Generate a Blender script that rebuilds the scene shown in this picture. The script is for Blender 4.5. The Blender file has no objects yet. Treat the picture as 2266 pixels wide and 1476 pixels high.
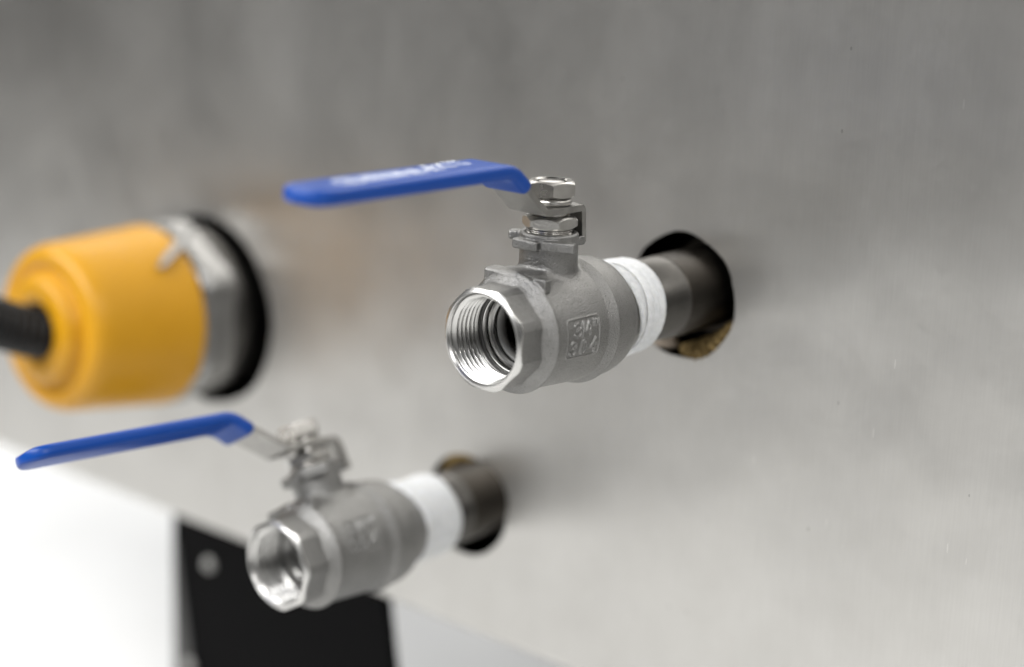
import bpy, bmesh, math, random
import numpy as np
from mathutils import Vector, Matrix

scene = bpy.context.scene
col = scene.collection
MM = 0.001
R = math.radians

# ------------------------------------------------------------------ camera
CAM = Vector((0.33645, -0.47646, 0.12826))
right = Vector((0.74977273, 0.66080984, 0.03422291))
up = Vector((-0.18536552, 0.16010896, 0.96953842))
fwd = Vector((-0.63520113, 0.73327721, -0.24253669))
cd = bpy.data.cameras.new('camera')
cam = bpy.data.objects.new('camera', cd)
col.objects.link(cam)
rot = Matrix((right, up, -fwd)).transposed()
cam.matrix_world = Matrix.Translation(CAM) @ rot.to_4x4()
cd.sensor_width = 36.0
cd.lens = 3999.0 / 2266.0 * 36.0
cd.clip_start = 0.01
cd.clip_end = 60
cd.dof.use_dof = True
cd.dof.focus_distance = 0.536
cd.dof.aperture_fstop = 3.5
scene.camera = cam

# ------------------------------------------------------------------ world and lamps (ceiling softbox, added floor fills)
world = bpy.data.worlds.new('World')
scene.world = world
world.use_nodes = True
bg = world.node_tree.nodes['Background']
bg.inputs['Color'].default_value = (1.0, 0.985, 0.96, 1)
bg.inputs['Strength'].default_value = 0.04

def area(name, loc, target, sx, sy, power, color=(1, 1, 1)):
    l = bpy.data.lights.new(name, 'AREA')
    l.shape = 'RECTANGLE'
    l.size, l.size_y = sx, sy
    l.energy = power
    l.color = color
    o = bpy.data.objects.new(name, l)
    col.objects.link(o)
    o.location = loc
    d = Vector(target) - Vector(loc)
    o.rotation_euler = d.to_track_quat('-Z', 'Y').to_euler()
    return o

area('ceiling_softbox', (-0.85, -1.55, 1.5), (-0.8, -1.0, -0.42), 3.0, 1.2, 120, (1.0, 0.99, 0.97))
area('right_floor_fill', (1.45, -0.45, 1.15), (1.5, -0.15, -0.42), 0.9, 0.9, 20, (1.0, 0.985, 0.96))  # added lamp, brightens the right floor that the valve rings mirror
area('back_floor_fill', (-1.35, 0.5, 0.55), (-1.15, 0.4, -0.42), 0.5, 0.4, 18)  # added lamp hidden behind the panel, turns the floor there white

scene.view_settings.view_transform = 'Standard'
scene.view_settings.look = 'None'
scene.view_settings.exposure = 0
scene.view_settings.gamma = 1
scene.view_settings.use_curve_mapping = False
scene.render.engine = 'CYCLES'
scene.cycles.use_denoising = True
scene.cycles.max_bounces = 10
scene.cycles.sample_clamp_indirect = 6

# ------------------------------------------------------------------ materials
class NT:
    def __init__(s, name):
        s.m = bpy.data.materials.new(name)
        s.m.use_nodes = True
        s.t = s.m.node_tree
        s.p = s.t.nodes['Principled BSDF']
        s.co = None
    def n(s, kind, **kw):
        x = s.t.nodes.new(kind)
        for k, v in kw.items():
            if k.startswith('i_'):
                x.inputs[k[2:].replace('_', ' ')].default_value = v
            else:
                setattr(x, k, v)
        return x
    def l(s, a, b): s.t.links.new(a, b)
    def coord(s, scale=(1, 1, 1)):
        if s.co is None:
            s.co = s.n('ShaderNodeTexCoord')
        mp = s.n('ShaderNodeMapping')
        mp.inputs['Scale'].default_value = scale
        s.l(s.co.outputs['Object'], mp.inputs['Vector'])
        return mp.outputs['Vector']
    def noise(s, scale, detail=3, rough=0.55, vec=(1, 1, 1)):
        x = s.n('ShaderNodeTexNoise')
        x.inputs['Scale'].default_value = scale
        x.inputs['Detail'].default_value = detail
        x.inputs['Roughness'].default_value = rough
        s.l(s.coord(vec), x.inputs['Vector'])
        return x.outputs['Fac']
    def ramp(s, fac, stops):
        x = s.n('ShaderNodeValToRGB')
        e = x.color_ramp.elements
        while len(e) < len(stops): e.new(0.5)
        for el, (pos, c) in zip(e, stops):
            el.position = pos
            el.color = (c, c, c, 1) if not isinstance(c, tuple) else c + (1,)
        s.l(fac, x.inputs['Fac'])
        return x.outputs['Color']
    def math(s, op, a, b):
        x = s.n('ShaderNodeMath', operation=op)
        for k, v in ((0, a), (1, b)):
            if isinstance(v, (int, float)): x.inputs[k].default_value = v
            else: s.l(v, x.inputs[k])
        return x.outputs[0]
    def mix(s, fac, a, b):
        x = s.n('ShaderNodeMix', data_type='RGBA')
        if isinstance(fac, (int, float)): x.inputs[0].default_value = fac
        else: s.l(fac, x.inputs[0])
        for k, v in ((6, a), (7, b)):
            if isinstance(v, tuple): x.inputs[k].default_value = v + (1,)
            else: s.l(v, x.inputs[k])
        return x.outputs[2]
    def bump(s, h, strength, dist, normal=None):
        x = s.n('ShaderNodeBump')
        x.inputs['Strength'].default_value = strength
        x.inputs['Distance'].default_value = dist
        s.l(h, x.inputs['Height'])
        if normal: s.l(normal, x.inputs['Normal'])
        return x.outputs['Normal']
    def set(s, **kw):
        for k, v in kw.items():
            k = k.replace('_', ' ')
            if k not in s.p.inputs: continue
            if isinstance(v, bpy.types.NodeSocket): s.l(v, s.p.inputs[k])
            else: s.p.inputs[k].default_value = v + (1,) if isinstance(v, tuple) and k == 'Base Color' else v
        return s.m

def m_cast():
    t = NT('cast_stainless')
    f = t.noise(2200, 2, 0.65)
    g = t.noise(900, 3, 0.6)
    w = t.noise(90, 4, 0.6)
    c = t.mix(t.ramp(w, [(0.3, 0.0), (0.75, 1.0)]), (0.232, 0.23, 0.225), (0.29, 0.288, 0.282))
    pit = t.ramp(f, [(0.30, 0.0), (0.40, 1.0)])
    c = t.mix(pit, (0.14, 0.137, 0.132), c)
    nrm = t.bump(f, 1.0, 0.00028)
    nrm = t.bump(g, 0.22, 0.0003, nrm)
    return t.set(Base_Color=c, Metallic=1.0, Roughness=t.ramp(g, [(0.3, 0.36), (0.8, 0.50)]), Normal=nrm)

def m_machined():
    t = NT('machined_stainless')
    rings = t.noise(60, 2, 0.5, (1, 60, 1))
    w = t.noise(350, 3, 0.6)
    nrm = t.bump(w, 0.08, 0.0002)
    return t.set(Base_Color=(0.57, 0.567, 0.557), Metallic=1.0,
                 Roughness=t.ramp(rings, [(0.3, 0.24), (0.8, 0.38)]), Normal=nrm)

def m_hard(name, c, rough, metal=1.0, b=0.12, sc=700):
    t = NT(name)
    w = t.noise(sc, 3, 0.6)
    g = t.noise(120, 4, 0.65)
    cc = t.mix(t.ramp(g, [(0.35, 0.0), (0.7, 1.0)]), tuple(x * 0.82 for x in c), c)
    return t.set(Base_Color=cc, Metallic=metal, Roughness=t.ramp(g, [(0.3, rough * 0.8), (0.75, rough * 1.25)]),
                 Normal=t.bump(w, b, 0.0002))

def m_plate():
    t = NT('tumbled_steel_plate')
    w = t.noise(1500, 3, 0.65)
    g = t.noise(140, 4, 0.65)
    cc = t.mix(t.ramp(g, [(0.35, 0.0), (0.7, 1.0)]), (0.30, 0.293, 0.28), (0.40, 0.393, 0.378))
    return t.set(Base_Color=cc, Metallic=1.0, Roughness=t.ramp(g, [(0.3, 0.27), (0.75, 0.4)]), Normal=t.bump(w, 0.35, 0.0002))

def m_grip():
    t = NT('blue_vinyl')
    w = t.noise(900, 2, 0.5)
    g = t.noise(45, 3, 0.6)
    c = t.mix(g, (0.002, 0.047, 0.27), (0.003, 0.056, 0.31))
    return t.set(Base_Color=c, Roughness=0.36, Specular_IOR_Level=0.32, Normal=t.bump(w, 0.06, 0.0002))

def m_print():
    t = NT('worn_white_print')
    g = t.noise(700, 3, 0.7)
    c = t.mix(t.ramp(g, [(0.35, 0.0), (0.6, 1.0)]), (0.42, 0.48, 0.62), (0.78, 0.80, 0.84))
    return t.set(Base_Color=c, Roughness=0.5)

def m_panel():
    t = NT('brushed_steel_sheet')
    brush = t.noise(1.0, 3, 0.6, (1500, 1500, 55))
    fine = t.noise(1.0, 2, 0.6, (4200, 4200, 260))
    big = t.noise(6.5, 3, 0.55, (1, 1, 0.8))
    mid = t.noise(28, 4, 0.6)
    smudge = t.noise(13, 5, 0.65, (1, 1, 0.75))
    c = t.mix(t.ramp(mid, [(0.3, 0.0), (0.75, 1.0)]), (0.565, 0.557, 0.54), (0.62, 0.613, 0.598))
    c = t.mix(t.ramp(brush, [(0.38, 0.09), (0.62, 0.0)]), c, (0.40, 0.39, 0.38))
    # specks of dirt and tiny nicks
    v = t.n('ShaderNodeTexVoronoi', feature='F1')
    v.inputs['Scale'].default_value = 130
    t.l(t.coord((1, 1, 0.6)), v.inputs['Vector'])
    vc = t.n('ShaderNodeSeparateColor')
    t.l(v.outputs['Color'], vc.inputs[0])
    speck = t.math('LESS_THAN', v.outputs['Distance'], 0.05)
    keep = t.math('GREATER_THAN', vc.outputs[0], 0.66)
    sp = t.math('MULTIPLY', speck, keep)
    c = t.mix(t.math('MULTIPLY', sp, 0.32), c, (0.10, 0.095, 0.09))
    v2 = t.n('ShaderNodeTexVoronoi', feature='F1')
    v2.inputs['Scale'].default_value = 210
    t.l(t.coord((1, 1, 0.13)), v2.inputs['Vector'])
    vc2 = t.n('ShaderNodeSeparateColor')
    t.l(v2.outputs['Color'], vc2.inputs[0])
    scr = t.math('MULTIPLY', t.math('LESS_THAN', v2.outputs['Distance'], 0.045), t.math('GREATER_THAN', vc2.outputs[1], 0.80))
    c = t.mix(t.math('MULTIPLY', scr, 0.5), c, (0.80, 0.79, 0.77))
    rough = t.math('ADD', t.ramp(smudge, [(0.3, 0.39), (0.75, 0.49)]), t.math('MULTIPLY', fine, 0.05))
    nrm = t.bump(big, 0.40, 0.010)
    nrm = t.bump(smudge, 0.20, 0.0016, nrm)
    nrm = t.bump(mid, 0.07, 0.0012, nrm)
    nrm = t.bump(fine, 0.09, 0.0002, nrm)
    tg = t.n('ShaderNodeCombineXYZ')
    tg.inputs[0].default_value = 1.0                      # brushed up and down: the sheen spreads sideways
    return t.set(Base_Color=c, Metallic=1.0, Roughness=rough, Normal=nrm, Anisotropic=0.6, Tangent=tg.outputs[0])

def m_simple(name, c, rough, metal=0.0, noise=None, b=0.1, spec=0.5, sub=0.0):
    t = NT(name)
    base = c
    kw = {}
    if noise:
        g = t.noise(noise, 4, 0.6)
        base = t.mix(t.ramp(g, [(0.3, 0.0), (0.75, 1.0)]), tuple(x * 0.78 for x in c), c)
        kw['Normal'] = t.bump(g, b, 0.0004)
    if sub:
        kw['Subsurface_Weight'] = sub
        kw['Subsurface_Radius'] = (0.003, 0.002, 0.001)
        kw['Subsurface_Scale'] = 1.0
    return t.set(Base_Color=base, Roughness=rough, Metallic=metal, Specular_IOR_Level=spec, **kw)

def m_yellow():
    t = NT('yellow_plastic')
    g = t.noise(35, 4, 0.6)
    sc = t.noise(900, 3, 0.7, (1, 0.25, 1))
    c = t.mix(t.ramp(g, [(0.3, 0.0), (0.75, 1.0)]), (0.50, 0.245, 0.006), (0.54, 0.265, 0.007))
    return t.set(Base_Color=c, Roughness=t.ramp(g, [(0.3, 0.33), (0.75, 0.46)]), Normal=t.bump(sc, 0.05, 0.0003), Specular_IOR_Level=0.38,
                 Subsurface_Weight=0.06, Subsurface_Radius=(0.003, 0.002, 0.001), Subsurface_Scale=1.0)

M = dict(
    cast=m_cast(), machined=m_machined(), plate=m_plate(), grip=m_grip(), print=m_print(), panel=m_panel(),
    nut=m_hard('polished_nut', (0.62, 0.605, 0.58), 0.24),
    gland=m_hard('rough_gland_nut', (0.55, 0.54, 0.52), 0.32, b=0.4, sc=1500),
    seat=m_simple('white_seat', (0.50, 0.50, 0.49), 0.35),
    pipe=m_hard('dark_steel_pipe', (0.12, 0.115, 0.108), 0.36, b=0.25),
    shaded_collar=m_hard('shade_dark_metal', (0.050, 0.044, 0.037), 0.42, b=0.35),  # shade put into the colour: rear of the pipes, depth of the bore
    tape=m_simple('thread_seal_tape', (0.74, 0.74, 0.73), 0.55, noise=500, b=0.25, sub=0.15),
    foam=m_simple('brown_foam', (0.22, 0.155, 0.065), 0.9, noise=170, b=0.5, spec=0.2),
    palefoam=m_simple('pale_sealant', (0.62, 0.53, 0.44), 0.8, noise=260, b=0.6, spec=0.2),
    dark=m_simple('cavity_shade', (0.008, 0.008, 0.008), 0.9, spec=0.1),
    yellow=m_yellow(),
    cable=m_simple('black_rubber', (0.006, 0.006, 0.0065), 0.5, noise=300, spec=0.3),
    hexm=m_hard('hex_fitting_steel', (0.31, 0.307, 0.30), 0.38, b=0.05),
    black=m_simple('black_powder_coat', (0.004, 0.004, 0.0044), 0.55, noise=500, b=0.15, spec=0.03),
    edge=m_simple('dark_grey_flange', (0.05, 0.05, 0.05), 0.5, noise=200),  # flange strip in a lighter grey than the black plate
    screw=m_hard('zinc_screw', (0.42, 0.42, 0.41), 0.5),
    floor=m_simple('white_floor', (0.82, 0.82, 0.81), 0.5, noise=3, b=0.0),
)

# ------------------------------------------------------------------ mesh helpers
def new_mesh(name, verts, faces, smooth=True):
    me = bpy.data.meshes.new(name)
    me.from_pydata([tuple(v) for v in verts], [], [tuple(f) for f in faces])
    me.update()
    if smooth:
        me.polygons.foreach_set('use_smooth', [True] * len(me.polygons))
    return me

def obj(name, me, mat, parent=None):
    o = bpy.data.objects.new(name, me)
    col.objects.link(o)
    if not me.materials: me.materials.append(M[mat])
    if parent: o.parent = parent
    return o

def thing(name, label, cat, loc=(0, 0, 0), rot=(0, 0, 0), group=None):
    o = bpy.data.objects.new(name, None)
    col.objects.link(o)
    o.location = loc
    o.rotation_euler = rot
    o.empty_display_size = 0.01
    o['label'] = label
    o['category'] = cat
    if group: o['group'] = group
    return o

def recalc(me):
    bm = bmesh.new(); bm.from_mesh(me)
    bmesh.ops.recalc_face_normals(bm, faces=bm.faces)
    bm.to_mesh(me); bm.free()
    return me

def sharp(me, deg=32):
    """mark edges sharp by angle so smooth shading keeps machined edges"""
    bm = bmesh.new(); bm.from_mesh(me)
    for e in bm.edges:
        if len(e.link_faces) == 2 and e.calc_face_angle(0) > R(deg):
            e.smooth = False
    bm.to_mesh(me); bm.free()
    return me

def lathe_y(name, prof, seg=96, closed=True, fr=None, mm=True):
    """prof: list of (r, y); revolve round the Y axis. fr(angle, r, y) may alter r."""
    s = MM if mm else 1.0
    v = []; f = []
    n = len(prof)
    for k in range(seg):
        a = 2 * math.pi * k / seg
        for (r, y) in prof:
            rr = fr(a, r, y) if fr else r
            v.append((rr * math.cos(a) * s, y * s, rr * math.sin(a) * s))
    for k in range(seg):
        k2 = (k + 1) % seg
        for i in range(n - 1):
            f.append((k * n + i, k * n + i + 1, k2 * n + i + 1, k2 * n + i))
    me = new_mesh(name, v, f)
    return me

def yz(me):
    """turn a Y-axis mesh into a Z-axis one (y -> z)"""
    me.transform(Matrix(((1, 0, 0, 0), (0, 0, -1, 0), (0, 1, 0, 0), (0, 0, 0, 1))))
    return me

def extrude_x(bm, poly, hw, s=MM, hwz=None):
    """prism of a (y,z) polygon between x=-hw and x=hw"""
    a = [bm.verts.new((-hw * s, y * s, z * s)) for y, z in poly]
    b = [bm.verts.new((hw * s, y * s, z * s)) for y, z in poly]
    n = len(poly)
    bm.faces.new(a[::-1]); bm.faces.new(b)
    for i in range(n):
        j = (i + 1) % n
        bm.faces.new((a[i], a[j], b[j], b[i]))

def box_bm(bm, lo, hi):
    vs = [bm.verts.new((x, y, z)) for x in (lo[0], hi[0]) for y in (lo[1], hi[1]) for z in (lo[2], hi[2])]
    for q in ((0, 1, 3, 2), (4, 6, 7, 5), (0, 4, 5, 1), (2, 3, 7, 6), (0, 2, 6, 4), (1, 5, 7, 3)):
        bm.faces.new([vs[i] for i in q])

def bm_mesh(name, bm, bevel=0.0, seg=2, smooth=False, deg=30):
    if bevel:
        es = [e for e in bm.edges if len(e.link_faces) == 2 and e.calc_face_angle(0) > R(deg)]
        bmesh.ops.bevel(bm, geom=es, offset=bevel, segments=seg, profile=0.5, affect='EDGES', clamp_overlap=True)
    bmesh.ops.recalc_face_normals(bm, faces=bm.faces)
    me = bpy.data.meshes.new(name)
    bm.to_mesh(me); bm.free()
    if smooth:
        me.polygons.foreach_set('use_smooth', [True] * len(me.polygons))
    return me

def thick_path(pts, t):
    """closed polygon of a strip of thickness t round an open (y,z) polyline"""
    p = np.array(pts, float)
    d = np.gradient(p, axis=0)
    d /= np.linalg.norm(d, axis=1)[:, None]
    n = np.stack([-d[:, 1], d[:, 0]], 1)
    return [tuple(q) for q in p + n * t / 2] + [tuple(q) for q in (p - n * t / 2)[::-1]]

def round_path(pts, rad, steps=8):
    """polyline with its inner corners rounded"""
    out = [np.array(pts[0], float)]
    for i in range(1, len(pts) - 1):
        a, b, c = (np.array(pts[j], float) for j in (i - 1, i, i + 1))
        u = (a - b) / np.linalg.norm(a - b); w = (c - b) / np.linalg.norm(c - b)
        ang = math.acos(np.clip(u @ w, -1, 1))
        cut = (rad[i - 1] if isinstance(rad, (list, tuple)) else rad) / math.tan(ang / 2)
        p0, p1 = b + u * cut, b + w * cut
        for k in range(steps + 1):
            t = k / steps
            out.append((1 - t) ** 2 * p0 + 2 * t * (1 - t) * b + t ** 2 * p1)
    out.append(np.array(pts[-1], float))
    return out

def hex_nut(name, ap, z0, z1, bore, ch=30, rot=0.0, both=True, seg=72):
    """hexagon nut about Z with turned chamfers cutting its corners (mm)"""
    tn = math.tan(R(ch))
    v = []; f = []
    rf = ap * 0.94
    rows = 6
    for k in range(seg):
        a = 2 * math.pi * k / seg
        b = ((a - rot) % (math.pi / 3)) - math.pi / 6
        ro = ap / math.cos(b)
        dz = max(0, (ro - rf) * tn)
        zb = z0 + dz if both else z0
        zt = z1 - dz
        r0 = min(rf, ro)
        col_ = [(bore, z0 + 0.0), (r0 if both else ro, z0), (ro, zb), (ro, zt), (r0, z1), (bore + 0.5, z1), (bore, z1 - 0.5)]
        for (r, z) in col_:
            v.append((r * math.cos(a) * MM, r * math.sin(a) * MM, z * MM))
    n = 7
    for k in range(seg):
        k2 = (k + 1) % seg
        for i in range(n - 1):
            f.append((k * n + i, k2 * n + i, k2 * n + i + 1, k * n + i + 1))
    me = new_mesh(name, v, f)
    return sharp(recalc(me), 24)

def sweep(name, rings, cap=True):
    """rings: list of equal-length vertex loops"""
    n = len(rings[0]); v = [p for r in rings for p in r]; f = []
    for i in range(len(rings) - 1):
        for j in range(n):
            k = (j + 1) % n
            f.append((i * n + j, i * n + k, (i + 1) * n + k, (i + 1) * n + j))
    if cap:
        f.append(tuple(range(n))[::-1]); f.append(tuple(range((len(rings) - 1) * n, len(rings) * n)))
    return recalc(new_mesh(name, v, f))

# ------------------------------------------------------------------ surface nets for the cast body
def surface_nets(F, org, h):
    nx, ny, nz = F.shape
    ins = F < 0
    c = ins[:-1, :-1, :-1].astype(np.int8)
    tot = np.zeros((nx - 1, ny - 1, nz - 1), np.int8)
    offs = [(i, j, k) for i in (0, 1) for j in (0, 1) for k in (0, 1)]
    sl = lambda o: tuple(slice(o[d], F.shape[d] - 1 + o[d]) for d in range(3))
    for o in offs: tot += ins[sl(o)]
    act = (tot > 0) & (tot < 8)
    I, J, K = np.nonzero(act)
    idx = np.full(act.shape, -1, np.int32)
    idx[I, J, K] = np.arange(len(I))
    acc = np.zeros((len(I), 3)); cnt = np.zeros(len(I))
    cv = {o: F[I + o[0], J + o[1], K + o[2]] for o in offs}
    for a in offs:
        for d in range(3):
            if a[d]: continue
            b = list(a); b[d] = 1; b = tuple(b)
            fa, fb = cv[a], cv[b]
            m = (fa < 0) != (fb < 0)
            t = np.where(m, fa / np.where(m, fa - fb, 1), 0)
            for e in range(3):
                acc[:, e] += np.where(m, a[e] + (t if e == d else 0), 0)
            cnt += m
    V = (np.stack([I, J, K], 1) + acc / cnt[:, None]) * h + np.array(org)
    quads = []
    for d in range(3):
        e, g = [(1, 2), (2, 0), (0, 1)][d]
        lo = [slice(1, -1)] * 3; lo[d] = slice(0, -1)
        hi = [slice(1, -1)] * 3; hi[d] = slice(1, None)
        A = ins[tuple(lo)]; B = ins[tuple(hi)]
        P = np.stack(np.nonzero(A != B), 1)
        flip = A[P[:, 0], P[:, 1], P[:, 2]]
        P = P + np.array([0 if q == d else 1 for q in range(3)])
        def cell(de, dg):
            Q = P.copy(); Q[:, e] -= de; Q[:, g] -= dg
            return idx[Q[:, 0], Q[:, 1], Q[:, 2]]
        q = np.stack([cell(1, 1), cell(0, 1), cell(0, 0), cell(1, 0)], 1)
        q[~flip] = q[~flip][:, ::-1]
        quads.append(q)
    Q = np.concatenate(quads)
    Q = Q[(Q >= 0).all(1)]
    return V, Q

def mesh_np(name, V, Q):
    me = bpy.data.meshes.new(name)
    me.vertices.add(len(V)); me.vertices.foreach_set('co', V.astype(np.float32).ravel())
    me.loops.add(Q.size); me.loops.foreach_set('vertex_index', Q.astype(np.int32).ravel())
    me.polygons.add(len(Q))
    me.polygons.foreach_set('loop_start', np.arange(0, Q.size, 4, dtype=np.int32))
    me.polygons.foreach_set('use_smooth', np.ones(len(Q), dtype=bool))
    me.update(calc_edges=True); me.validate()
    return me

def smin(a, b, k):
    h = np.clip(0.5 + 0.5 * (b - a) / k, 0, 1)
    return b + (a - b) * h - k * h * (1 - h)

# strokes of the raised marking, in a unit box (u right, v up)
def arc(cx, cy, rx, ry, a0, a1, n=10):
    return [(cx + rx * math.cos(R(a0 + (a1 - a0) * i / n)), cy + ry * math.sin(R(a0 + (a1 - a0) * i / n))) for i in range(n + 1)]
GL = {
    '3': [arc(0.45, 0.74, 0.45, 0.26, 160, -90) + arc(0.45, 0.26, 0.5, 0.26, 90, -160)],
    '0': [arc(0.5, 0.72, 0.42, 0.28, 0, 180) + arc(0.5, 0.28, 0.42, 0.28, 180, 360) + [(0.92, 0.72)]],
    '4': [[(0.72, 1.0), (0.02, 0.34), (1.0, 0.34)], [(0.78, 0.66), (0.78, 0.0)]],
    '/': [[(0.1, 0.0), (0.9, 1.0)]],
    '"': [[(0.2, 1.0), (0.2, 0.0)], [(0.85, 1.0), (0.85, 0.0)]],
}
MARK = []
def put(ch, u0, u1, v0, v1, slant=0.05):
    for st in GL[ch]:
        MARK.append([(u0 + (u1 - u0) * a + slant * (v1 - v0) * b, v0 + (v1 - v0) * b) for a, b in st])
put('3', -7.6, -5.0, 0.6, 4.6); put('/', -4.6, -3.7, 0.5, 4.9); put('4', -3.0, -0.5, 0.7, 4.7); put('"', 0.7, 2.3, 3.2, 4.7)
put('3', -9.2, -6.7, -4.9, -0.6); put('0', -4.9, -2.7, -4.9, -0.6); put('4', -0.6, 1.9, -4.9, -0.5)

def body_field(h=0.2):
    xs = np.arange(-20.6, 20.6 + h, h, dtype=np.float32)
    ys = np.arange(-29.6, 31.0 + h, h, dtype=np.float32)
    zs = np.arange(-20.6, 29.6 + h, h, dtype=np.float32)
    X = xs[:, None, None]; Y = ys[None, :, None]; Z = zs[None, None, :]
    r = np.sqrt(X * X + Z * Z)
    s2 = np.float32(1 / math.sqrt(2))
    octa = -smin(-np.maximum(np.abs(X), np.abs(Z)), -np.maximum(np.abs(X + Z), np.abs(X - Z)) * s2, 0.5) - 14.72
    octa = np.maximum(octa, r - 15.42)
    o1 = np.maximum(octa, np.maximum(-28.62 - Y, Y + 13.0))
    o1 = np.maximum(o1, (r - (13.75 + (Y + 28.62) * 1.25)) * 0.6)
    # turned outline of the barrel, flange ridge and tail cap
    pr = [(-19.6, 13.6), (-18.9, 14.6), (-18.3, 15.5), (-16.2, 17.5), (-15.9, 18.0), (-15.3, 18.25), (-14.8, 18.1), (-14.3, 17.5),
          (-12.5, 17.5), (-6, 17.75), (2, 18.15), (7.4, 18.35), (7.8, 18.5), (10.8, 19.75), (11.2, 19.75), (11.6, 19.1), (14, 18.95), (17.5, 18.75),
          (20, 18.35), (21.8, 17.8), (22.6, 17.2), (23.2, 15.6), (23.8, 14.9), (29.5, 14.7)]
    py = np.array([a for a, b in pr]); prr = np.array([b for a, b in pr])
    yy = np.linspace(-20, 30, 2001); rr = np.interp(yy, py, prr)
    ker = np.exp(-np.linspace(-2, 2, 41) ** 2); ker /= ker.sum()
    rr = np.convolve(np.pad(rr, 20, mode='edge'), ker, 'valid')
    Ry = np.interp(ys, yy, rr).astype(np.float32)[None, :, None]
    b = np.maximum((r - Ry) * 0.9, np.maximum(-19.0 - Y, Y - 29.0))
    F = smin(o1, b, 1.0)
    # neck
    rn = np.sqrt(X * X + Y * Y)
    neck = np.maximum(rn - 8.75, np.maximum(Z - 28.5, 6.0 - Z))
    neck = np.maximum(neck, (rn + Z - 8.75 - 28.5 + 0.5) * 0.707)
    F = smin(F, neck, 1.6)
    def rbox(cx, cy, cz, hx, hy, hz, ang=0.0, rad=0.5):
        ca, sa = math.cos(R(ang)), math.sin(R(ang))
        u = (X - cx) * ca + (Y - cy) * sa; v = -(X - cx) * sa + (Y - cy) * ca; w = Z - cz
        qx, qy, qz = np.abs(u) - hx + rad, np.abs(v) - hy + rad, np.abs(w) - hz + rad
        return (np.sqrt(np.maximum(qx, 0) ** 2 + np.maximum(qy, 0) ** 2 + np.maximum(qz, 0) ** 2)
                + np.minimum(np.maximum(qx, np.maximum(qy, qz)), 0) - rad)
    # stop lugs round the neck
    F = smin(F, rbox(-1.2, -8.6, 25.4, 4.7, 1.7, 1.5, 0, 0.7), 0.5)
    F = smin(F, rbox(8.6, -5.8, 25.7, 4.9, 1.5, 1.45, 24, 0.4), 0.5)
    F = smin(F, rbox(-8.6, -3.6, 26.7, 3.2, 1.8, 1.5, 30, 1.0), 0.5)
    F = smin(F, rbox(1.0, 8.6, 25.4, 4.7, 1.5, 1.35, 0, 0.45), 0.5)
    # flat pad across the flange in front of the neck, with its two ends showing
    F = smin(F, rbox(-4.4, -14.2, 14.6, 6.4, 2.7, 3.7, 0, 1.1), 1.6)
    F = smin(F, rbox(-2.0, -10.0, 14.0, 8.0, 4.0, 3.6, 0, 1.2), 2.2)
    F = smin(F, rbox(9.4, -13.6, 15.6, 2.3, 1.5, 2.0, 0, 0.5), 0.6)
    # raised size and grade marking with its frame
    i0 = int((13.0 + 20.6) / h)
    x_ = xs[i0:, None, None]
    jy = (ys > -13) & (ys < 6); j0, j1 = np.nonzero(jy)[0][[0, -1]]
    kz = (zs > -9) & (zs < 9); k0, k1 = np.nonzero(kz)[0][[0, -1]]
    u = ys[j0:j1, None]; 
    v2 = 18.0 * np.arctan2(zs[None, k0:k1], x_[:, 0, :])          # (nx, nz)
    U = np.broadcast_to(u[None, :, :], (v2.shape[0], j1 - j0, k1 - k0)); Vv = np.broadcast_to(v2[:, None, :], U.shape)
    d2 = np.full(U.shape, 9.0, np.float32)
    def seg(a, b_):
        ax, ay = a; bx, by = b_
        dx, dy = bx - ax, by - ay
        t = np.clip(((U - ax) * dx + (Vv - ay) * dy) / (dx * dx + dy * dy + 1e-9), 0, 1)
        return np.sqrt((U - ax - t * dx) ** 2 + (Vv - ay - t * dy) ** 2)
    for st in MARK:
        for a, b_ in zip(st[:-1], st[1:]):
            d2 = np.minimum(d2, seg(a, b_))
    lift = 0.58 * np.clip((0.47 - d2) / 0.24, 0, 1)
    fx = np.abs(U + 3.6) - 6.9 + 1.0; fy = np.abs(Vv - 0.1) - 5.9 + 1.0
    fr = np.sqrt(np.maximum(fx, 0) ** 2 + np.maximum(fy, 0) ** 2) + np.minimum(np.maximum(fx, fy), 0) - 1.0
    lift = np.maximum(lift, 0.22 * np.clip((0.34 - np.abs(fr)) / 0.3, 0, 1)) - 0.14 * np.clip(-fr / 0.3, 0, 1)
    F[i0:, j0:j1, k0:k1] -= lift.astype(np.float32)
    # bore and gland recess
    Rb = np.interp(ys, [-30, -15.6, -15.5, -11.1, -11.0, 31], [13.5, 13.5, 12.2, 12.2, 10.7, 10.7]).astype(np.float32)[None, :, None]
    F = np.maximum(F, Rb - r)
    F = np.maximum(F, -np.maximum(rn - 7.1, 26.9 - Z))
    return F, (xs[0], ys[0], zs[0]), h

FB, ORG, HB = body_field()
VB, QB = surface_nets(FB, ORG, HB)
body_me = mesh_np('valve_body', VB * MM, QB)
del FB, VB, QB

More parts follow.
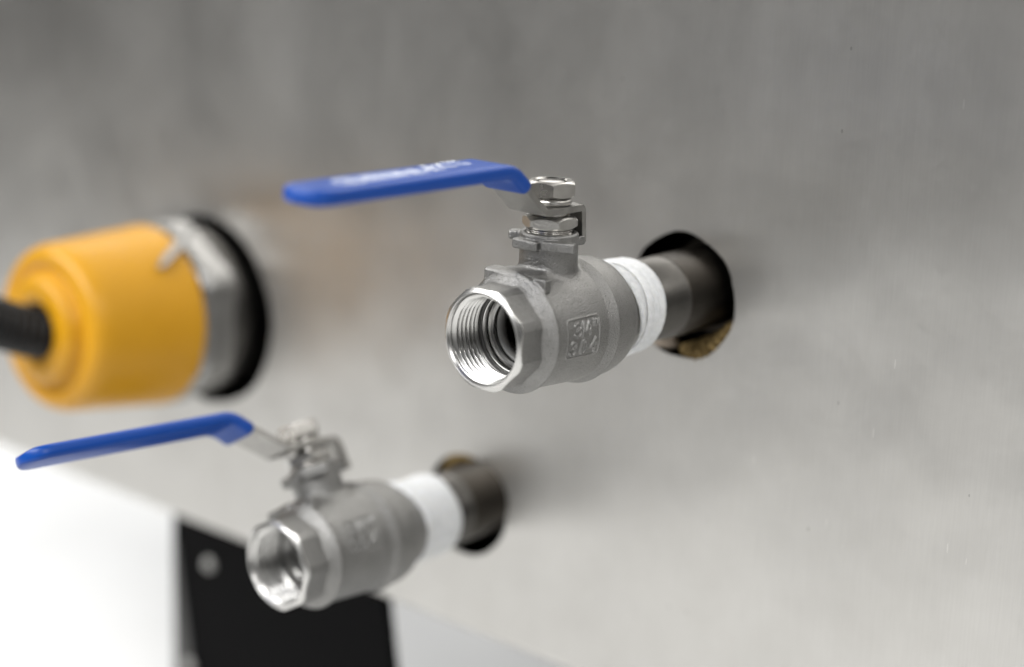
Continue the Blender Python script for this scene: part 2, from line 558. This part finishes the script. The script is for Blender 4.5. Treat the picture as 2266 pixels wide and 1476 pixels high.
# ------------------------------------------------------------------ machined end: face, scalloped chamfer, thread
def machined_end():
    seg = 240
    pitch = 1.81
    n_th = 6.4
    y0 = -28.8
    ysm = []
    prof_y = np.concatenate([[y0 + 0.0, y0 + 0.25, y0 + 0.7], np.arange(y0 + 0.9, y0 + 0.9 + n_th * pitch, pitch / 12)])
    yend = prof_y[-1]
    tail = [(12.95, yend + 0.3), (13.25, yend + 0.6), (13.25, yend + 1.2), (12.7, yend + 1.5), (11.9, yend + 1.9), (11.55, yend + 2.5), (11.5, yend + 3.6), (11.1, yend + 4.1), (10.2, yend + 4.4)]
    v = []; f = []
    n = None
    for k in range(seg):
        a = 2 * math.pi * k / seg
        b = ((a) % (math.pi / 4)) - 0.0
        b = (a + math.pi / 8) % (math.pi / 4) - math.pi / 8
        ro = min(14.76 / math.cos(b), 15.45)
        ring = []
        dz = (ro - 13.9) * 0.80
        ring.append((ro - 0.02, y0 + dz + 0.55))
        ring.append((ro + 0.03, y0 + dz))
        ring.append((13.9 + 0.10, y0 + 0.05))
        ring.append((13.88, y0))
        ring.append((13.72, y0))
        for y in prof_y:
            if y < y0 + 0.1: ring.append((13.68, y)); continue
            if y < y0 + 0.8: ring.append((13.55 - (y - y0) * 0.35, y)); continue
            ph = ((y - y0) / pitch - a / (2 * math.pi)) % 1.0
            tri = abs(ph * 2 - 1)              # 0 at root .. 1 at crest
            tri = min(max((tri - 0.12) / 0.76, 0), 1)
            fade = min(1, (y - y0 - 0.8) / 1.2, (yend - y) / 1.0 + 0.05)
            ring.append((13.25 - 1.15 * tri * max(fade, 0), y))
        ring += tail
        n = len(ring)
        v += [(r * math.cos(a) * MM, y * MM, r * math.sin(a) * MM) for r, y in ring]
    for k in range(seg):
        k2 = (k + 1) % seg
        for i in range(n - 1):
            f.append((k * n + i, k2 * n + i, k2 * n + i + 1, k * n + i + 1))
    me = new_mesh('threaded_end', v, f)
    # short flats only near the face: open shell, normals outwards from the metal
    bm = bmesh.new(); bm.from_mesh(me)
    bm.normal_update()
    bm.to_mesh(me); bm.free()
    return sharp(me, 28)
end_me = machined_end()
seat_me = recalc(lathe_y('seat_ring', [(10.6, -10.2), (10.2, -10.6), (9.7, -10.3), (9.5, -9.6), (9.5, -7.0), (10.6, -7.0)], 96))
ball_me = lathe_y('ball', [(9.4, -6.8), (9.15, -6.2), (9.1, 13.0), (10.6, 13.0)], 96)

# ------------------------------------------------------------------ stem, nuts and washers
stem_me = recalc(yz(lathe_y('stem', [(0.02, 43.8), (3.0, 43.75), (3.7, 43.5), (3.95, 43.0), (3.95, 36.0), (5.2, 34.9), (5.2, 30.0), (0.02, 30.0)], 48)))
sharp(stem_me, 35)
nut_me = hex_nut('handle_nut', 6.75, 39.0, 43.9, 4.6, 32, R(14))
def washer():
    v = []; f = []
    prof = [(4.2, 0.0), (6.1, 0.0), (6.35, 0.25), (6.35, 0.75), (6.1, 1.0), (4.2, 1.0)]
    seg = 60; n = len(prof)
    for k in range(seg):
        a = 2 * math.pi * k / seg + R(200)
        for (r, z) in prof:
            v.append((r * math.cos(a) * MM, r * math.sin(a) * MM, (36.75 + z * 1.5 + 0.55 * k / seg) * MM))
    for k in range(seg - 1):
        for i in range(n):
            j = (i + 1) % n
            f.append((k * n + i, (k + 1) * n + i, (k + 1) * n + j, k * n + j))
    f.append(tuple(range(n))); f.append(tuple(range((seg - 1) * n, seg * n))[::-1])
    return sharp(recalc(new_mesh('lock_washer', v, f)), 30)
washer_me = washer()
gland_me = hex_nut('gland_nut', 7.35, 29.7, 33.4, 5.4, 34, R(-32))
th = []
for i in range(60):
    z = 27.0 + i * 0.05
    th.append((6.75 + 0.22 * math.sin(z * 2 * math.pi / 1.0), z))
gthread_me = yz(lathe_y('gland_thread', th + [(5.3, 30.0)], 60))
recalc(gthread_me)

# ------------------------------------------------------------------ handle plate, grip and its print
def handle_plate(e=0.0, tip=0.0):
    bm = bmesh.new()
    path = round_path([(6.9, 35.7), (-9.4 - e * 0.5, 35.7), (-25.2 - e, 49.5), (-96.0 - tip, 49.5)], [2.6, 9.0], 8)
    extrude_x(bm, thick_path(path, 1.9), 6.9)
    path2 = round_path([(4.5, 35.68), (9.6, 35.68), (10.4, 24.6)], 2.4, 8)
    extrude_x(bm, thick_path(path2, 1.86), 5.0)
    return sharp(bm_mesh('handle', bm, 0.28 * MM, 2, True, 40), 35)
plate_me = handle_plate()
plate2_me = handle_plate(7.0, 6.0)

def grip(e=0.0, tip=0.0):
    pts = round_path([(-18.6 - e, 43.6), (-25.2 - e, 49.4), (-101.4 - tip, 49.4)], 9.0, 16)
    # resample the straight part
    P = [pts[0]]
    for a, b in zip(pts[:-1], pts[1:]):
        L = np.linalg.norm(b - a); k = max(1, int(L / 1.0))
        P += [a + (b - a) * (i + 1) / k for i in range(k)]
    P = np.array(P)
    S = np.concatenate([[0], np.cumsum(np.linalg.norm(np.diff(P, axis=0), axis=1))])
    T = S[-1]
    # finer stations at both ends
    st = np.concatenate([[0.0, 0.08, 0.3, 0.7, 1.2, 1.8], np.arange(2.6, T - 9, 1.2), T - 9 + 9 * np.sin(np.linspace(0.02, 1, 22) * math.pi / 2)])
    rings = []
    for s in st:
        y = np.interp(s, S, P[:, 0]); z = np.interp(s, S, P[:, 1])
        e = 0.4
        d = np.array([np.interp(min(s + e, T), S, P[:, 0]) - np.interp(max(s - e, 0), S, P[:, 0]),
                      np.interp(min(s + e, T), S, P[:, 1]) - np.interp(max(s - e, 0), S, P[:, 1])]); d /= np.linalg.norm(d)
        nrm = np.array([d[1], -d[0]])
        if nrm[1] < 0: nrm = -nrm
        hw = 8.35; ht = 2.25
        q = (T - s) / 9.0
        if q < 1:
            c = math.sqrt(max(0.0, 1 - (1 - q) ** 2.6))
            hw = max(8.35 * c, 0.5); ht = 2.25 * (0.42 + 0.58 * math.sqrt(max(0, 1 - (1 - min(1, (T - s) / 4.0)) ** 2)))
            if s > T - 0.02: ht = 0.6
        q = s / 1.8
        if q < 1:
            c = math.sqrt(max(0, 1 - (1 - q) ** 2)); hw = 7.0 + 1.35 * c; ht = 0.98 + 1.27 * c
        # a slight swell over the bend
        ring = []
        m = 36
        for k in range(m):
            a = 2 * math.pi * k / m
            ca, sa = math.cos(a), math.sin(a)
            ex = 0.34
            px = hw - min(hw, 2.1); pz = max(ht - 2.1, 0.0)
            rx = min(hw, 2.1); rz = ht - pz
            x = (px if ca >= 0 else -px) + rx * (abs(ca) ** 0.8) * (1 if ca >= 0 else -1)
            w = (pz if sa >= 0 else -pz) + rz * (abs(sa) ** 0.8) * (1 if sa >= 0 else -1)
            # slightly sunken top between the rounded rims
            if sa > 0: w -= 0.22 * max(0, 1 - (x / (hw * 0.8 + 1e-6)) ** 4)
            ring.append(((x) * MM, (y + nrm[0] * w) * MM, (z + nrm[1] * w) * MM))
        # extra points along the flat top/bottom
        rings.append(ring)
    return sweep('grip', rings)
grip_me = grip()
grip2_me = grip(7.0, 6.0)

def grip_print():
    """worn white lettering and logo printed on the grip's upper face (x across, y along, mm)"""
    bm = bmesh.new()
    rnd = random.Random(4)
    ztop = 51.63
    def stroke(pts, w):
        p = [np.array(q, float) for q in pts]
        for a, b in zip(p[:-1], p[1:]):
            d = b - a; L = np.linalg.norm(d)
            if L < 1e-6: continue
            d /= L; n = np.array([-d[1], d[0]]) * w / 2
            zz = [ztop + 0.0, ztop + 0.03]
            q = [a - n - d * w * .3, b - n + d * w * .3, b + n + d * w * .3, a + n - d * w * .3]
            lo = [bm.verts.new((u[0] * MM, u[1] * MM, (zz[0] - 0.05) * MM)) for u in q]
            hi = [bm.verts.new((u[0] * MM, u[1] * MM, zz[1] * MM)) for u in q]
            bm.faces.new(hi)
            for i in range(4):
                j = (i + 1) % 4
                bm.faces.new((lo[i], lo[j], hi[j], hi[i]))
    # oval emblem near the tip
    ov = [(-0.2 + 3.6 * math.cos(t), -81.5 + 4.8 * math.sin(t)) for t in np.linspace(0, 2 * math.pi, 25)]
    stroke(ov, 0.8)
    stroke([(-2.6, -81.5), (2.2, -81.5)], 0.9); stroke([(-1.6, -84.2), (-1.6, -78.8)], 0.8); stroke([(1.2, -84.2), (1.2, -78.8)], 0.8)
    # row of block letters
    y = -75.6
    for k in range(8):
        h = 4.6
        x0, x1 = -h + 1.2, h - 2.0
        stroke([(x0, y), (x1, y)], 0.62)
        if k % 3 != 2: stroke([(x0, y + 1.7), (x1, y + 1.7)], 0.62)
        if k % 2 == 0: stroke([(x0, y), (x1, y + 1.7)], 0.6)
        else: stroke([(x0, y), (x0, y + 1.7)], 0.6); stroke([(-0.6, y), (-0.6, y + 1.7)], 0.5)
        y += 2.75
    # crossed mark
    stroke([(-6.4, -48.6), (1.6, -50.6)], 1.2); stroke([(-4.2, -46.0), (-0.4, -52.6)], 1.2); stroke([(1.4, -47.2), (-2.2, -51.6)], 0.9)
    # tick mark
    stroke([(-6.2, -42.6), (-1.6, -45.4)], 1.2); stroke([(-1.6, -45.4), (-0.6, -40.6)], 1.2)
    # two short words
    for x0, y0, n in ((-6.4, -40.0, 3), (-1.9, -37.8, 2)):
        for k in range(n):
            yy = y0 + k * 2.2
            stroke([(x0 - 0.9, yy), (x0 + 1.1, yy)], 0.5)
            stroke([(x0 - 0.9, yy), (x0 - 0.9, yy + 1.3)], 0.5); stroke([(x0 + 1.1, yy), (x0 + 1.1, yy + 1.3)], 0.5)
            if k % 2: stroke([(x0 - 0.9, yy + 1.3), (x0 + 1.1, yy + 1.3)], 0.5)
    return bm_mesh('grip_lettering', bm)
print_me = grip_print()

def valve(loc, roll, hrot, pm, gm, label):
    t = thing('ball_valve', label, 'valve', loc, (0, roll, 0), 'stainless ball valves on the panel')
    obj('body', body_me, 'cast', t)
    obj('threaded_end', end_me, 'machined', t)
    obj('seat_ring', seat_me, 'seat', t)
    obj('ball', ball_me, 'shaded_collar', t)  # dark metal stands in for the shade deep in the bore
    obj('stem', stem_me, 'nut', t)
    obj('gland_thread', gthread_me, 'nut', t)
    obj('gland_nut', gland_me, 'gland', t)
    obj('lock_washer', washer_me, 'nut', t)
    n = obj('handle_nut', nut_me, 'nut', t)
    hd = obj('handle', pm, 'plate', t)
    hd.rotation_euler = hrot
    g = obj('grip', gm, 'grip', hd)
    g['label'] = 'blue vinyl grip over the lever'
    obj('grip_lettering', print_me, 'print', hd)
    return t

# ------------------------------------------------------------------ the setting: floor
fl = obj('floor', new_mesh('floor', [(-5.0, 0.4, -0.42), (1.2, -2.1, -0.42), (3.5, -1.2, -0.42), (3.5, 5, -0.42), (-5.0, 5, -0.42)], [(0, 1, 2, 3, 4)], False), 'floor')  # unseen front edge cut on a slant to shape reflections in the metal
fl['kind'] = 'structure'

# ------------------------------------------------------------------ steel panel with three cut holes
HOLES = [(-0.0026, -0.0024, 0.0212, 11), (-0.0961, -0.0995, 0.0197, 12), (-0.2467, -0.0516, 0.0402, 13)]
PZ0, PZ1, PX0, PX1 = -0.1465, 0.42, -1.3, 0.55
panel = thing('steel_panel', 'large brushed steel panel with three rough round holes', 'panel', (0, 0, 0))
def ragged(seed, n=120):
    rnd = random.Random(seed)
    ph = [(rnd.uniform(0, 6.28), rnd.choice((2, 3, 4, 5, 7)), rnd.uniform(0.001, 0.008)) for _ in range(6)]
    return [1 + sum(a * math.sin(k * t + p) for p, k, a in ph) + rnd.uniform(-0.006, 0.006) for t in np.linspace(0, 2 * math.pi, n, endpoint=False)]
def sheet():
    cu = bpy.data.curves.new('sheet', 'CURVE')
    cu.dimensions = '2D'; cu.fill_mode = 'BOTH'; cu.extrude = 0.0005
    def spl(pts):
        s = cu.splines.new('POLY'); s.points.add(len(pts) - 1)
        for p, q in zip(s.points, pts): p.co = (q[0], q[1], 0, 1)
        s.use_cyclic_u = True
    spl([(PX0, PZ0), (PX1, PZ0), (PX1, PZ1), (PX0, PZ1)])
    for (x, z, r, sd) in HOLES:
        rg = ragged(sd)
        n = len(rg)
        spl([(x + r * rg[i] * math.cos(2 * math.pi * i / n), z + r * rg[i] * math.sin(2 * math.pi * i / n)) for i in range(n)])
    tmp = bpy.data.objects.new('tmp', cu); col.objects.link(tmp)
    dg = bpy.context.evaluated_depsgraph_get()
    me = bpy.data.meshes.new_from_object(tmp.evaluated_get(dg))
    bpy.data.objects.remove(tmp); bpy.data.curves.remove(cu)
    me.transform(Matrix(((1, 0, 0, 0), (0, 0, -1, 0.0005), (0, 1, 0, 0), (0, 0, 0, 1))))
    me.materials.clear()
    return recalc(me)
obj('sheet', sheet(), 'panel', panel)
# bottom fold of the sheet: a rounded bend and a return lip
def fold():
    rad = 0.0045
    pts = [(0.0002, PZ0 + 0.00001)]
    for k in range(0, 13):
        a = R(90 * k / 12)
        pts.append((0.0002 + rad * (1 - math.cos(a)), PZ0 - rad * math.sin(a)))
    pts.append((0.030, PZ0 - rad))
    v = []; f = []
    for (y, z) in pts: v += [(PX0, y, z), (PX1, y, z)]
    for i in range(len(pts) - 1): f.append((2 * i, 2 * i + 1, 2 * i + 3, 2 * i + 2))
    n0 = len(v)
    return new_mesh('folded_edge', v, f)
obj('folded_edge', fold(), 'panel', panel)
# core behind the sheet, coloured near-black for the shade in the holes (closed on the back and sides, open towards the holes)
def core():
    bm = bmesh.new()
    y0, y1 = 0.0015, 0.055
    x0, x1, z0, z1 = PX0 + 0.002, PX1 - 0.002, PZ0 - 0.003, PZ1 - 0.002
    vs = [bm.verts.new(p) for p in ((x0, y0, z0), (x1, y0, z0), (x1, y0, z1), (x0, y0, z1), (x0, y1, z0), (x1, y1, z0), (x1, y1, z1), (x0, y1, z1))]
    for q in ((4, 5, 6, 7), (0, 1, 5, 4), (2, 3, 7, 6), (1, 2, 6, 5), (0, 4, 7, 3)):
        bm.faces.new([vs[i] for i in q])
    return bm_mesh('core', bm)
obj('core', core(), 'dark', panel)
# torn insulation showing inside two of the holes
def foam(name, cx, cz, rad, a0, a1, thick, y, seed, mat, n=40, m=12):
    rnd = random.Random(seed)
    rings = []
    for i in range(n + 1):
        t = i / n
        a = R(a0 + (a1 - a0) * t)
        w = thick * (math.sin(math.pi * min(max(t, 0.02), 0.98)) ** 0.5) * (1 + 0.18 * math.sin(i * 1.7 + seed) + rnd.uniform(-.08, .08))
        ring = []
        for j in range(m):
            b = 2 * math.pi * j / m
            rr = rad + w * math.cos(b) * (1 + rnd.uniform(-.12, .12))
            yy = y + 2.0 * w * math.sin(b) * (1 + rnd.uniform(-.12, .12))
            ring.append((cx + rr * math.cos(a), yy, cz + rr * math.sin(a)))
        rings.append(ring)
    o = obj(name, sweep(name, rings), mat, panel)
    return o
foam('insulation', -0.0026, -0.0024, 0.0192, -100, -18, 0.0040, 0.0068, 3, 'foam')
foam('insulation', -0.0026, -0.0024, 0.0196, -142, -104, 0.0026, 0.0050, 5, 'palefoam')
foam('insulation', -0.0961, -0.0995, 0.0180, 60, 155, 0.0032, 0.0066, 8, 'foam')

# ------------------------------------------------------------------ pipes with seal tape
def tape_band(name, y0, y1, r0, seed, tilt=0.0, tphase=0.0, a0=0, a1=360, parent=None, wob=0.18):
    rnd = random.Random(seed)
    full = (a1 - a0) >= 360
    seg = 150; rows = 41
    ph = [(rnd.uniform(0, 6.28), rnd.choice((1, 2, 3, 5)), rnd.uniform(0.3, 1.0)) for _ in range(5)]
    v = []; f = []
    for k in range(seg + (0 if full else 1)):
        t = k / seg
        a = R(a0 + (a1 - a0) * t)
        pinch = 1.0 if full else math.sin(math.pi * min(max(t, 0.03), 0.97)) ** 0.6
        off = tilt * math.cos(a - tphase) + 0.5 * wob * sum(w * math.sin(q * a + p) for p, q, w in ph)
        yc = (y0 + y1) / 2 + off
        hw = (y1 - y0) / 2 * pinch
        for i in range(rows):
            u = i / (rows - 1) * 2 - 1
            yy = yc + hw * u
            edge = 1 - abs(u) ** 6
            hel = ((yy - 2.6 * a / (2 * math.pi)) / 2.6 + 0.12 * math.sin(2 * a + ph[2][0])) % 1.0
            lay = 0.26 * (hel if hel < 0.86 else (1 - hel) / 0.14 * 0.86)
            wr = 0.13 * math.sin(23 * a + 3.0 * yy + ph[3][0]) * math.sin(7 * a - 1.3 * yy + ph[4][0])
            r = r0 - 0.7 + 0.55 * edge + wob * 0.5 * math.sin(3 * u + 2 * a + ph[0][0]) * edge + (lay + wr) * (0.3 + 0.7 * edge)
            v.append((r * math.cos(a) * MM, yy * MM, r * math.sin(a) * MM))
    n = rows
    for k in range(seg):
        k2 = (k + 1) % seg if full else k + 1
        for i in range(n - 1):
            f.append((k * n + i, k2 * n + i, k2 * n + i + 1, k * n + i + 1))
    me = recalc(new_mesh(name, v, f))
    o = obj(name, me, 'tape', parent)
    s = o.modifiers.new('thickness', 'SOLIDIFY'); s.thickness = 0.00015; s.offset = -1
    return o

def pipe(loc, label, long_tape):
    """local origin on the valve's axis at the valve centre; the pipe runs back into the hole"""
    t = thing('pipe', label, 'pipe', loc, (0, 0, 0), 'pipes coming out of the panel')
    wall_y = -loc[1] / MM
    th = [(13.0 - 0.5 * (0.5 + 0.5 * math.sin(2 * math.pi * y / 1.81)), y) for y in np.arange(24.0, 41.0, 0.2)]
    tube = [(9.6, 20.0), (12.2, 20.0)] + th + [(13.35, 41.4), (13.4, wall_y + 45), (11, wall_y + 45), (9.6, wall_y + 45), (9.6, 20.0)]
    obj('tube', recalc(lathe_y('tube', tube, 96)), 'pipe', t)
    c0 = wall_y - 1.0
    k0 = wall_y - 17.0
    cl = [(13.3, k0), (13.55, k0 + 0.4), (13.75, wall_y + 12), (16.0, wall_y + 12.2), (16.3, wall_y + 14), (16.3, wall_y + 40), (13.3, wall_y + 40)]
    obj('shaded_collar', sharp(recalc(lathe_y('shaded_collar', cl, 96)), 25), 'shaded_collar', t)  # its dark sleeve paints the shade on the pipe near the hole
    tape_band('thread_tape', 23.9, 40.2, 14.35, 25, parent=t, wob=0.1)
    if long_tape:
        tape_band('thread_tape', 29.2, 46.5, 15.0, 21, 0.5, 1.0, parent=t, wob=0.5)
        tape_band('thread_tape', 25.8, 31.0, 15.6, 22, 1.2, 1.5, 10, 200, parent=t, wob=0.5)
    else:
        tape_band('thread_tape', 31.2, 40.6, 15.3, 23, 0.9, R(100), parent=t, wob=0.35)
        tape_band('thread_tape', 26.4, 29.9, 15.75, 24, -1.7, R(60), -20, 215, parent=t, wob=0.35)
    return t

V1 = (0.0, -0.0728, 0.0)
V2 = (-0.0891, -0.0722, -0.0948)
valve(V1, 0.0, (0, 0, 0), plate_me, grip_me, 'upright ball valve marked 3/4" 304 in sharp focus at centre')
valve(V2, R(-30), (R(-3.5), 0, R(-3)), plate2_me, grip2_me, 'tilted ball valve low in front of the black bracket, lever leaning left')
pipe(V1, 'dark pipe wound with white tape behind the sharp central valve', False)
pipe(V2, 'dark pipe with long white tape wrap behind the tilted lower valve', True)

# ------------------------------------------------------------------ yellow capped fitting with its cable
FX, FZ = -0.2502, -0.0510
fit = thing('cable_fitting', 'yellow plastic cap with black cable on a steel hex fitting', 'fitting', (FX, 0, FZ), (R(-2.2), 0, 0))
cap_prof = [(34.9, -28.0), (35.4, -28.6), (35.5, -30.0), (35.2, -31.5)]
for k in range(12):
    t = k / 11
    cap_prof.append((35.1 - 3.2 * t, -32.5 - 39.5 * t))
for k in range(1, 11):
    a = R(9 * k)
    cap_prof.append((31.6 - 5.2 * (1 - math.cos(a)), -72.2 - 5.8 * math.sin(a)))
cap_prof += [(25.0, -77.9), (23.6, -77.2), (22.8, -76.6), (21.8, -76.6), (21.0, -77.2), (20.6, -78.6), (20.2, -80.6), (19.2, -82.0), (17.6, -82.6), (14.0, -82.7), (11.6, -82.3), (10.4, -81.4), (10.2, -78.0)]
cap_prof = [(r * (1.05 if r > 12 else 1), y) for r, y in cap_prof]
obj('cap', recalc(lathe_y('cap', cap_prof, 128)), 'yellow', fit)
# steel hexagon behind the cap (pointed top), with a wide bevel towards the front
def hex_fit():
    rows = [(32.0, -26.6), (36.4, -26.6), (37.2, -26.3), (38.8, -24.6), (39.4, -23.4), (39.6, -22.0), (39.6, -12.0), (38.8, -11.2), (33.0, -11.2)]
    v = []; f = []
    n = len(rows); seg = 120
    for k in range(seg):
        a = 2 * math.pi * k / seg
        b = (a - R(30) + math.pi / 6) % (math.pi / 3) - math.pi / 6      # 0 at a corner
        flat = math.cos(math.pi / 6) / math.cos(math.pi / 6 - abs(b))
        sh = min(flat, 0.955) * 1.02
        v += [(r * sh * math.cos(a) * MM, y * MM, r * sh * math.sin(a) * MM) for r, y in rows]
    for k in range(seg):
        k2 = (k + 1) % seg
        for i in range(n - 1):
            f.append((k * n + i, k2 * n + i, k2 * n + i + 1, k * n + i + 1))
    return sharp(recalc(new_mesh('hex_nut', v, f)), 26)
obj('hex_nut', hex_fit(), 'hexm', fit)
obj('socket', recalc(lathe_y('socket', [(30, -20), (35.0, -12), (35.4, -11), (35.4, -2), (34.6, 1), (34.6, 30), (20, 30)], 96)), 'pipe', fit)
# thin retaining clip hooked from the hexagon over the cap
def clip():
    rings = []
    for k in range(15):
        t = k / 14
        az = R(66 - 22 * t); y = -20.0 - 25.0 * t
        rad = 38.6 - 1.2 * t if t > 0.25 else 41.0 - 9.6 * t
        w = 4.2 * (1.0 if t < 0.8 else (1 - t) / 0.2 * 0.6 + 0.4)
        e = np.array([-math.sin(az), 0, math.cos(az)]); o = np.array([math.cos(az), 0, math.sin(az)])
        c0 = o * rad + np.array([0, y, 0])
        side = np.array([0.0, 0.55, 0]) + e * 0.83
        rings.append([tuple((c0 + side * a + o * b) * MM) for a, b in ((-w, 0), (w, 0), (w, 1.4), (-w, 1.4))])
    return sharp(sweep('clip', rings), 30)
obj('clip', clip(), 'hexm', fit)
# ribbed cable
def cable():
    rings = []
    pts = [np.array(p) for p in ((0, -70, -4.0), (0.2, -80, -2.4), (0.0, -96, 3.4), (-1.0, -116, 12.0), (-6.0, -150, 26.0), (-16, -200, 40.0), (-34, -262, 40.0), (-60, -330, 10.0), (-85, -390, -50.0), (-105, -430, -140.0), (-120, -455, -250.0), (-128, -468, -355.0))]
    S = np.concatenate([[0], np.cumsum([np.linalg.norm(b - a) for a, b in zip(pts[:-1], pts[1:])])])
    P = np.array(pts)
    # smooth by dense interpolation and a running mean
    ss = np.linspace(0, S[-1], 1200)
    D = np.stack([np.interp(ss, S, P[:, k]) for k in range(3)], 1)
    ker = np.ones(41) / 41
    D = np.stack([np.convolve(np.pad(D[:, k], 20, mode='edge'), ker, 'valid') for k in range(3)], 1)
    for i in range(len(D)):
        d = D[min(i + 1, len(D) - 1)] - D[max(i - 1, 0)]; d /= np.linalg.norm(d)
        u = np.cross(d, [0, 0, 1]); u /= np.linalg.norm(u); w = np.cross(u, d)
        rr = 9.3 + 0.8 * math.sin(2 * math.pi * ss[i] / 4.2)
        rings.append([tuple((D[i] + rr * (u * math.cos(a) + w * math.sin(a))) * MM) for a in np.linspace(0, 2 * math.pi, 32, endpoint=False)])
    return sweep('cable', rings)
obj('cable', cable(), 'cable', fit)

# ------------------------------------------------------------------ black bracket under the panel
br = thing('leg_bracket', 'black metal leg bracket with screws below the steel panel', 'bracket', (-0.2, 0.0, -0.42))
def poly_prism(name, pts, y0, y1, bev=0.0012, org=(-0.2, 0.0, -0.42)):
    bm = bmesh.new()
    a = [bm.verts.new((x - org[0], y0 - org[1], z - org[2])) for x, z in pts]
    b = [bm.verts.new((x - org[0], y1 - org[1], z - org[2])) for x, z in pts]
    n = len(pts)
    bm.faces.new(a); bm.faces.new(b[::-1])
    for i in range(n):
        j = (i + 1) % n
        bm.faces.new((a[i], a[j], b[j], b[i]))
    return bm_mesh(name, bm, bev, 3, True, 40)
top = PZ0 - 0.0046
obj('plate', sharp(poly_prism('plate', [(-0.2800, top), (-0.1455, top), (-0.098, -0.42), (-0.2800, -0.42)], 0.0065, 0.0105)), 'black', br)
obj('flange', sharp(poly_prism('flange', [(-0.2790, top - 0.014), (-0.2772, top - 0.015), (-0.2640, -0.235), (-0.2560, -0.42), (-0.2790, -0.42)], 0.0054, 0.0066)), 'edge', br)
for (x, z, s) in ((-0.2545, -0.1700, 1.0), (-0.2680, -0.2225, 1.0)):
    y = 0.0062 if z > -0.2 else 0.0052
    pr = [(0.0001, -0.0022), (0.0016, -0.0021), (0.0026, -0.0015), (0.0032, -0.0006), (0.0034, 0.0004)]
    me = recalc(lathe_y('screw', pr, 40, mm=False))
    o = obj('screw', me, 'screw', br)
    o.location = (x + 0.2, y, z + 0.42)
